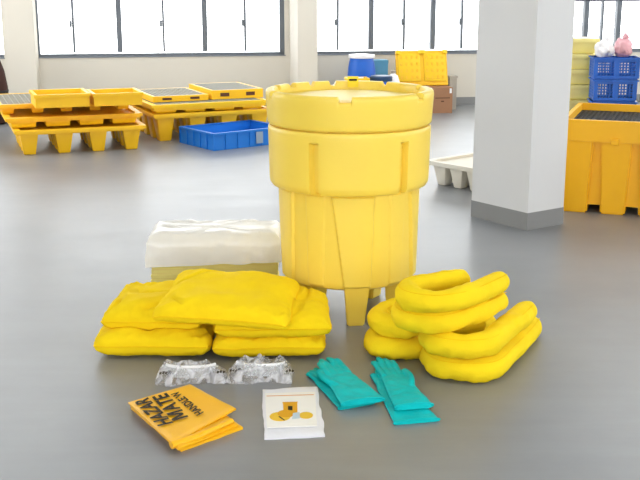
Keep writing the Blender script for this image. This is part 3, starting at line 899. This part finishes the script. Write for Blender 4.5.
# dark roll at the far left
rl = empty('fabric_roll', (-3.80, 12.1, 0)); tag(rl, 'dark brown upright roll beside the wall pier, behind the pallet stack', 'roll')
bm = bmesh.new(); lathe(bm, [(.14, 0), (.205, .02), (.22, .2), (.215, .42), (.19, .6), (.145, .74), (.10, .80), (.03, .82)], 28); obj('roll_body', bm, M_brown, rl, 40)
bm = bmesh.new(); lathe(bm, [(.206, .36), (.222, .365), (.222, .385), (.206, .39)], 28, cap=False); obj('tie_band', bm, M_black, rl, 40)

# ================================================================== BACK WALL GOODS
def wp(px, off, z=0):
    """point on the floor seen at pixel column px, off metres in front of the back wall"""
    s = sx(px, 80, off); p = Vector((0, WY, z)) + WD * s + WN * off; return p
# blue barrel with white lid
p = wp(361.5, .75); br = empty('blue_barrel', p); tag(br, 'small bulging blue plastic barrel with a white lid under the windows', 'barrel')
bm = bmesh.new(); lathe(bm, [(.12, 0), (.15, .01), (.165, .1), (.172, .3), (.172, .48), (.166, .56), (.152, .64), (.145, .67), (.145, .69)], 36); obj('barrel_body', bm, M_blue2, br, 40)
bm = bmesh.new(); lathe(bm, [(.13, .685), (.160, .685), (.166, .70), (.160, .722), (.10, .73)], 36); obj('lid', bm, M_wfilm, br, 40)
# yellow tote with a black strip, before the barrel
p = wp(357, 1.35); tb = empty('yellow_tote', p, WA); tag(tb, 'yellow plastic tote in front of the blue barrel', 'tote')
obj('tote_body', tray_bm(.24, .2, 0, .50, .01, .012, .01), M_pal2, tb)
obj('handle', bx(-.04, .06, -.09, -.08, .50, .515), M_wfilm, tb)
# teal carton behind blue tub
p = wp(379.5, .45); tcn = empty('teal_carton', p, WA); tag(tcn, 'tall pale teal carton between the blue barrel and the leaning yellow panel', 'box')
obj('carton_body', bx(-.09, .09, -.09, .09, 0, .63, bevel=.004), M_teal, tcn); obj('lid_flap', bx(-.093, .093, -.093, .093, .60, .636), M_teal, tcn)
p = wp(381, 1.3); tb = empty('blue_tub', p); tag(tb, 'round blue tub with navy rim below the teal carton', 'tub')
bm = bmesh.new(); lathe(bm, [(.09, 0), (.105, .01), (.122, .46)], 32); obj('tub_body', bm, M_blue2, tb, 40)
bm = bmesh.new(); lathe(bm, [(.118, .45), (.135, .455), (.135, .50), (.12, .515), (.05, .52)], 32); obj('rim', bm, M_navy, tb, 40)
# white crumpled sheet/bag by the tub
p = wp(393, .85); wbg = empty('white_sack', p); tag(wbg, 'small white crumpled sack beside the round blue tub', 'sack')
bm = bmesh.new(); lathe(bm, [(.05, 0), (.075, .01), (.085, .2), (.082, .38), (.06, .47), (.02, .50)], 30)
for v in bm.verts:
    v.co += Vector((nz(v.co, 12), nz(v.co, 12, 4), 0)) * .014
obj('sack_body', bm, M_wfilm, wbg, 40)
bm = bmesh.new(); lathe(bm, [(.012, .495), (.022, .50), (.03, .53), (.01, .54)], 16); obj('tied_neck', bm, M_grey, wbg, 40)

# cartons and leaning yellow panel
def carton(label, px0, px1, off, h, d_, m=M_carton, print_=True):
    pa_, pb_ = wp(px0, off), wp(px1, off); w_ = (pb_ - pa_).length
    c = (pa_ + pb_) / 2 - WN * d_ / 2
    r = empty('cardboard_box', c, WA); tag(r, label, 'box')
    obj('box_body', bx(-w_ / 2, w_ / 2, -d_ / 2, d_ / 2, 0, h - .004), m, r)
    obj('top_flap', bx(-w_ / 2, -.003, -d_ / 2, d_ / 2, h - .004, h), m, r); obj('top_flap', bx(.003, w_ / 2, -d_ / 2, d_ / 2, h - .004, h), m, r)
    if print_:
        obj('print_line', bx(-w_ * .3, w_ * .38, -d_ / 2 - .001, -d_ / 2, h * .58, h * .615), M_tape, r)
        obj('print_mark', bx(-.008, .03, -d_ / 2 - .001, -d_ / 2, h * .44, h * .49), M_tape, r)
        obj('paper_label', bx(w_ * .36, w_ * .46, -d_ / 2 - .001, -d_ / 2, h * .78, h * .97), M_paper, r)
    return r
carton('brown cardboard box with dark print and a paper label, under the leaning yellow panel', 431.5, 453, .85, .315, .3)
carton('plain brown cardboard box under the leaning yellow panel, hidden side toward the barrel', 401, 429.5, .85, .315, .3, print_=False)
# grey board behind the boxes
pa_ = wp(452, .44); gb = empty('grey_cabinet', pa_, WA); tag(gb, 'narrow grey-beige cabinet end behind the brown box', 'cabinet')
obj('cabinet_body', bx(-.05, .045, -.07, .07, 0, .40), M_grey, gb); obj('cabinet_top', bx(-.06, .055, -.078, .078, .40, .425), M_grey, gb)
# leaning panel: stands on the boxes against the wall
p = wp(422.5, .60, .318)
yp = empty('yellow_pallet_panel', p, WA); tag(yp, 'yellow moulded pallet panel leaning upright on the boxes under the window', 'pallet')
PW, PH, lean = .66, .44, .30
yp.rotation_euler = (-lean, 0, WA)
bm = bmesh.new(); box(bm, -PW / 2, PW / 2, -.02, .02, 0, PH, bevel=.01); obj('panel', bm, M_pal, yp, 40)
for k in (-1, 1):
    pn = obj('raised_half', bx(k * PW / 4 - PW * .215, k * PW / 4 + PW * .215, -.036, -.018, .05, PH - .04, bevel=.008), M_pal2, yp, 40)
    for i in range(4):
        for j in range(4):
            xx, zz = k * PW / 4 - .1 + .067 * i, .1 + .085 * j
            obj('cup', bx(xx - .012, xx + .012, -.044, -.034, zz - .018, zz + .018), M_pal, pn)
for xx in (-.3, -.02, .02, .3):
    obj('stacking_knob', bx(xx - .03, xx + .03, -.05, -.02, PH - .045, PH + .006, bevel=.005), M_pal2, yp, 40)

# ================================================================== WHITE PALLET BETWEEN DRUM AND PILLAR
lc = g(428, 160, .20); yw = R(-49)
a = Vector((math.cos(yw), math.sin(yw), 0)); b = Vector((-math.sin(yw), math.cos(yw), 0))
w_, d_ = .72, .6
c = lc + a * w_ / 2 + b * d_ / 2
wpn = pallet('off-white plastic pallet on tapered feet behind the white pillar', c.x, c.y, 0, yw, w_, d_, .16, .04, 4, 4, M_whitep, None, .135, name='plastic_pallet')

# ================================================================== BIG YELLOW SPILL BIN AT RIGHT
yw = R(-20)
a = Vector((math.cos(yw), math.sin(yw), 0)); b = Vector((-math.sin(yw), math.cos(yw), 0))
BW, BD, BH = 1.30, 1.08, .668
near = g(556, 211.5)
c = near + a * BW / 2 + b * BD / 2
sb = empty('spill_bin', c, yw); tag(sb, 'tall orange-yellow spill containment bin with a black grate on top, beside the pillar', 'bin')
bm = bmesh.new()
box(bm, -BW / 2 + .05, BW / 2 - .05, -BD / 2 + .05, BD / 2 - .05, .06, BH - .13)
obj('sump', bm, M_bin, sb)
bm = bmesh.new(); t = .032
for s in (-1, 1):
    y0, x0 = s * BD / 2, s * BW / 2
    box(bm, -BW / 2, BW / 2, min(y0, y0 - s * t), max(y0, y0 - s * t), BH - .15, BH)
    box(bm, min(x0, x0 - s * t), max(x0, x0 - s * t), -BD / 2 + t, BD / 2 - t, BH - .13, BH)
obj('rim', bm, M_bin, sb)
lt = obj('rim_latch', bx(-.30, -.245, -BD / 2 - .02, -BD / 2 + .01, BH - .165, BH - .125, bevel=.006), M_bin, sb)
# tapered standing columns around the sump
def column(xc, yc, wx, wy, zb=0, zt=BH - .14, tp=.03):
    bm = bmesh.new(); box(bm, xc - wx / 2, xc + wx / 2, yc - wy / 2, yc + wy / 2, zb, zt, taper=0)
    for v in bm.verts:
        if v.co.z < zb + .01:
            v.co.x = xc + (v.co.x - xc) * .80; v.co.y = yc + (v.co.y - yc) * .85
    bmesh.ops.bevel(bm, geom=list(bm.edges), offset=.012, segments=2, affect='EDGES')
    obj('leg', bm, M_bin, sb, 40)
for k in range(5):
    column(-BW / 2 + .125 + (BW - .25) * k / 4, -BD / 2 + .10, .215, .18)
    column(-BW / 2 + .125 + (BW - .25) * k / 4, BD / 2 - .10, .215, .18)
for k in range(1, 4):
    for s in (-1, 1): column(s * (BW / 2 - .10), -BD / 2 + .10 + (BD - .2) * k / 4, .18, .2)
obj('grate', grate_bm(BW - .075, BD - .075, BH - .085, 36, 32, .014, .03), M_bgrate, sb)
obj('grate_bed', bx(-BW / 2 + .034, BW / 2 - .034, -BD / 2 + .034, BD / 2 - .034, BH - .12, BH - .09), M_bgrate, sb)

# ------------------------------------------------------------------ stacks behind the bin
CY = 9.4
cx = at(612, 100, CY).x
def lattice_crate(z, label, w_=.36, d_=.28, h=.19, yaw=R(-6), dx=0):
    r = empty('lattice_crate', (cx + dx, CY, z), yaw); tag(r, label, 'crate', 'blue lattice crates stacked behind the bin')
    obj('base', bx(-w_ / 2 + .01, w_ / 2 - .01, -d_ / 2 + .01, d_ / 2 - .01, 0, .012), M_blue2, r)
    for s in (-1, 1):
        for axis in (0, 1):
            L, o_ = (w_, d_ / 2) if axis == 0 else (d_, w_ / 2)
            bm = bmesh.new(); t = .012
            def bar(u0, u1, z0, z1):
                q0, q1 = sorted((s * o_, s * (o_ - t)))
                if axis == 0: box(bm, u0, u1, q0, q1, z0, z1)
                else: box(bm, q0, q1, u0, u1, z0, z1)
            e = L / 2 - (t if axis else 0)
            bar(-e, e, .012, .034); bar(-e, e, h - .034, h)
            bar(-e, -e + .036, .034, h - .034); bar(e - .036, e, .034, h - .034); bar(-.024, .024, .034, h - .034)
            for c0, c1 in ((-e + .036, -.024), (.024, e - .036)):
                for k in range(1, 5):
                    u = c0 + (c1 - c0) * k / 5; bar(u - .0045, u + .0045, .034, h - .034)
                for k in range(1, 5):
                    zz = .034 + (h - .068) * k / 5; bar(c0, c1, zz - .0045, zz + .0045)
            obj('lattice_wall', bm, M_blue2, r)
            bm = bmesh.new(); q0, q1 = sorted((s * (o_ + .012), s * (o_ - t)))
            if axis == 0: box(bm, -L / 2 - .012, L / 2 + .012, q0, q1, h - .012, h)
            else: box(bm, q0, q1, -L / 2 + .012, L / 2 - .012, h - .012, h)
            obj('rim', bm, M_blue2, r)
    return r
names = ['lattice-sided blue crate, lowest in the stack behind the yellow bin', 'lattice-sided blue crate, second from the floor behind the yellow bin', 'lattice-sided blue crate in the middle of the stack behind the yellow bin',
         'lattice-sided blue crate just under the topmost one behind the yellow bin', 'topmost lattice-sided blue crate, under the pink and white film']
for k in range(5):
    lattice_crate(.1915 * k, names[k], w_=.37 + (.02 if k == 4 else 0))
top_z = .1915 * 5
def tub_stack(px, Y, n, w_, d_, h, m, label, group, yaw=0):
    x = at(px, 100, Y).x
    for k in range(n):
        r = empty('nested_tub', (x, Y, k * (h + .002)), yaw)
        tag(r, label % ('lowest', 'second', 'third', 'fourth', 'fifth', 'sixth', 'seventh', 'eighth')[k], 'tub', group)
        bm = bmesh.new(); box(bm, -w_ / 2, w_ / 2, -d_ / 2, d_ / 2, 0, h - .02, taper=.02, bevel=.008); obj('tub_body', bm, m, r, 40)
        obj('lid_rim', bx(-w_ / 2 - .012, w_ / 2 + .012, -d_ / 2 - .012, d_ / 2 + .012, h - .03, h), m, r)
tub_stack(573, 9.75, 8, .32, .30, .136, M_tub, 'lidded yellow tub, %s up from the floor between pillar and blue lattice crates', 'yellow tubs stacked behind the bin')
tub_stack(664, 9.2, 7, .30, .28, .138, M_tub2, 'pale cream tub, %s up from the floor beyond the blue lattice crates', 'pale tubs stacked behind the bin')
# pink and white film bag on the top crate
def film_lump(name, label, px, py0, Y, z, wx, wy, h, m, seed):
    x = at(px, 50, Y).x
    r = empty(name, (x, Y, z)); tag(r, label, 'bag')
    bm = bmesh.new(); bmesh.ops.create_icosphere(bm, subdivisions=4, radius=1)
    for v in bm.verts:
        n_ = v.co.copy(); k = 1 + .28 * noise.noise(n_ * 1.7 + Vector((seed, 0, 0))) + .12 * (1 - 2 * abs(noise.noise(n_ * 4 + Vector((0, seed, 0)))))
        v.co = Vector((n_.x * wx / 2 * k, n_.y * wy / 2 * k, max(0.0, h * .42 + n_.z * h * .5 * k)))
    obj('film', bm, m, r, 60)
    bm = bmesh.new(); tube(bm, [Vector((0, 0, h * .85)), Vector((.01, 0, h * 1.0)), Vector((.03, 0, h * 1.08))], lambda i, L_: .02 + .006 * i, 10)
    for v in bm.verts: v.co += Vector((nz(v.co, 40), nz(v.co, 40, 3), 0)) * .008
    obj('gathered_neck', bm, m, r, 60)
    return r
film_lump('film_bag', 'crumpled white film bag on the topmost blue lattice crate', 604, 57, CY, top_z, .15, .2, .15, M_wfilm, 1)
film_lump('film_bag', 'crumpled pink film bag on the topmost blue lattice crate', 623, 57, CY, top_z, .14, .2, .17, M_pink, 5)
film_lump('film_bag', 'crumpled white film bag on the pale cream tubs', 661, 60, 9.2, .98, .26, .26, .17, M_wfilm, 9)
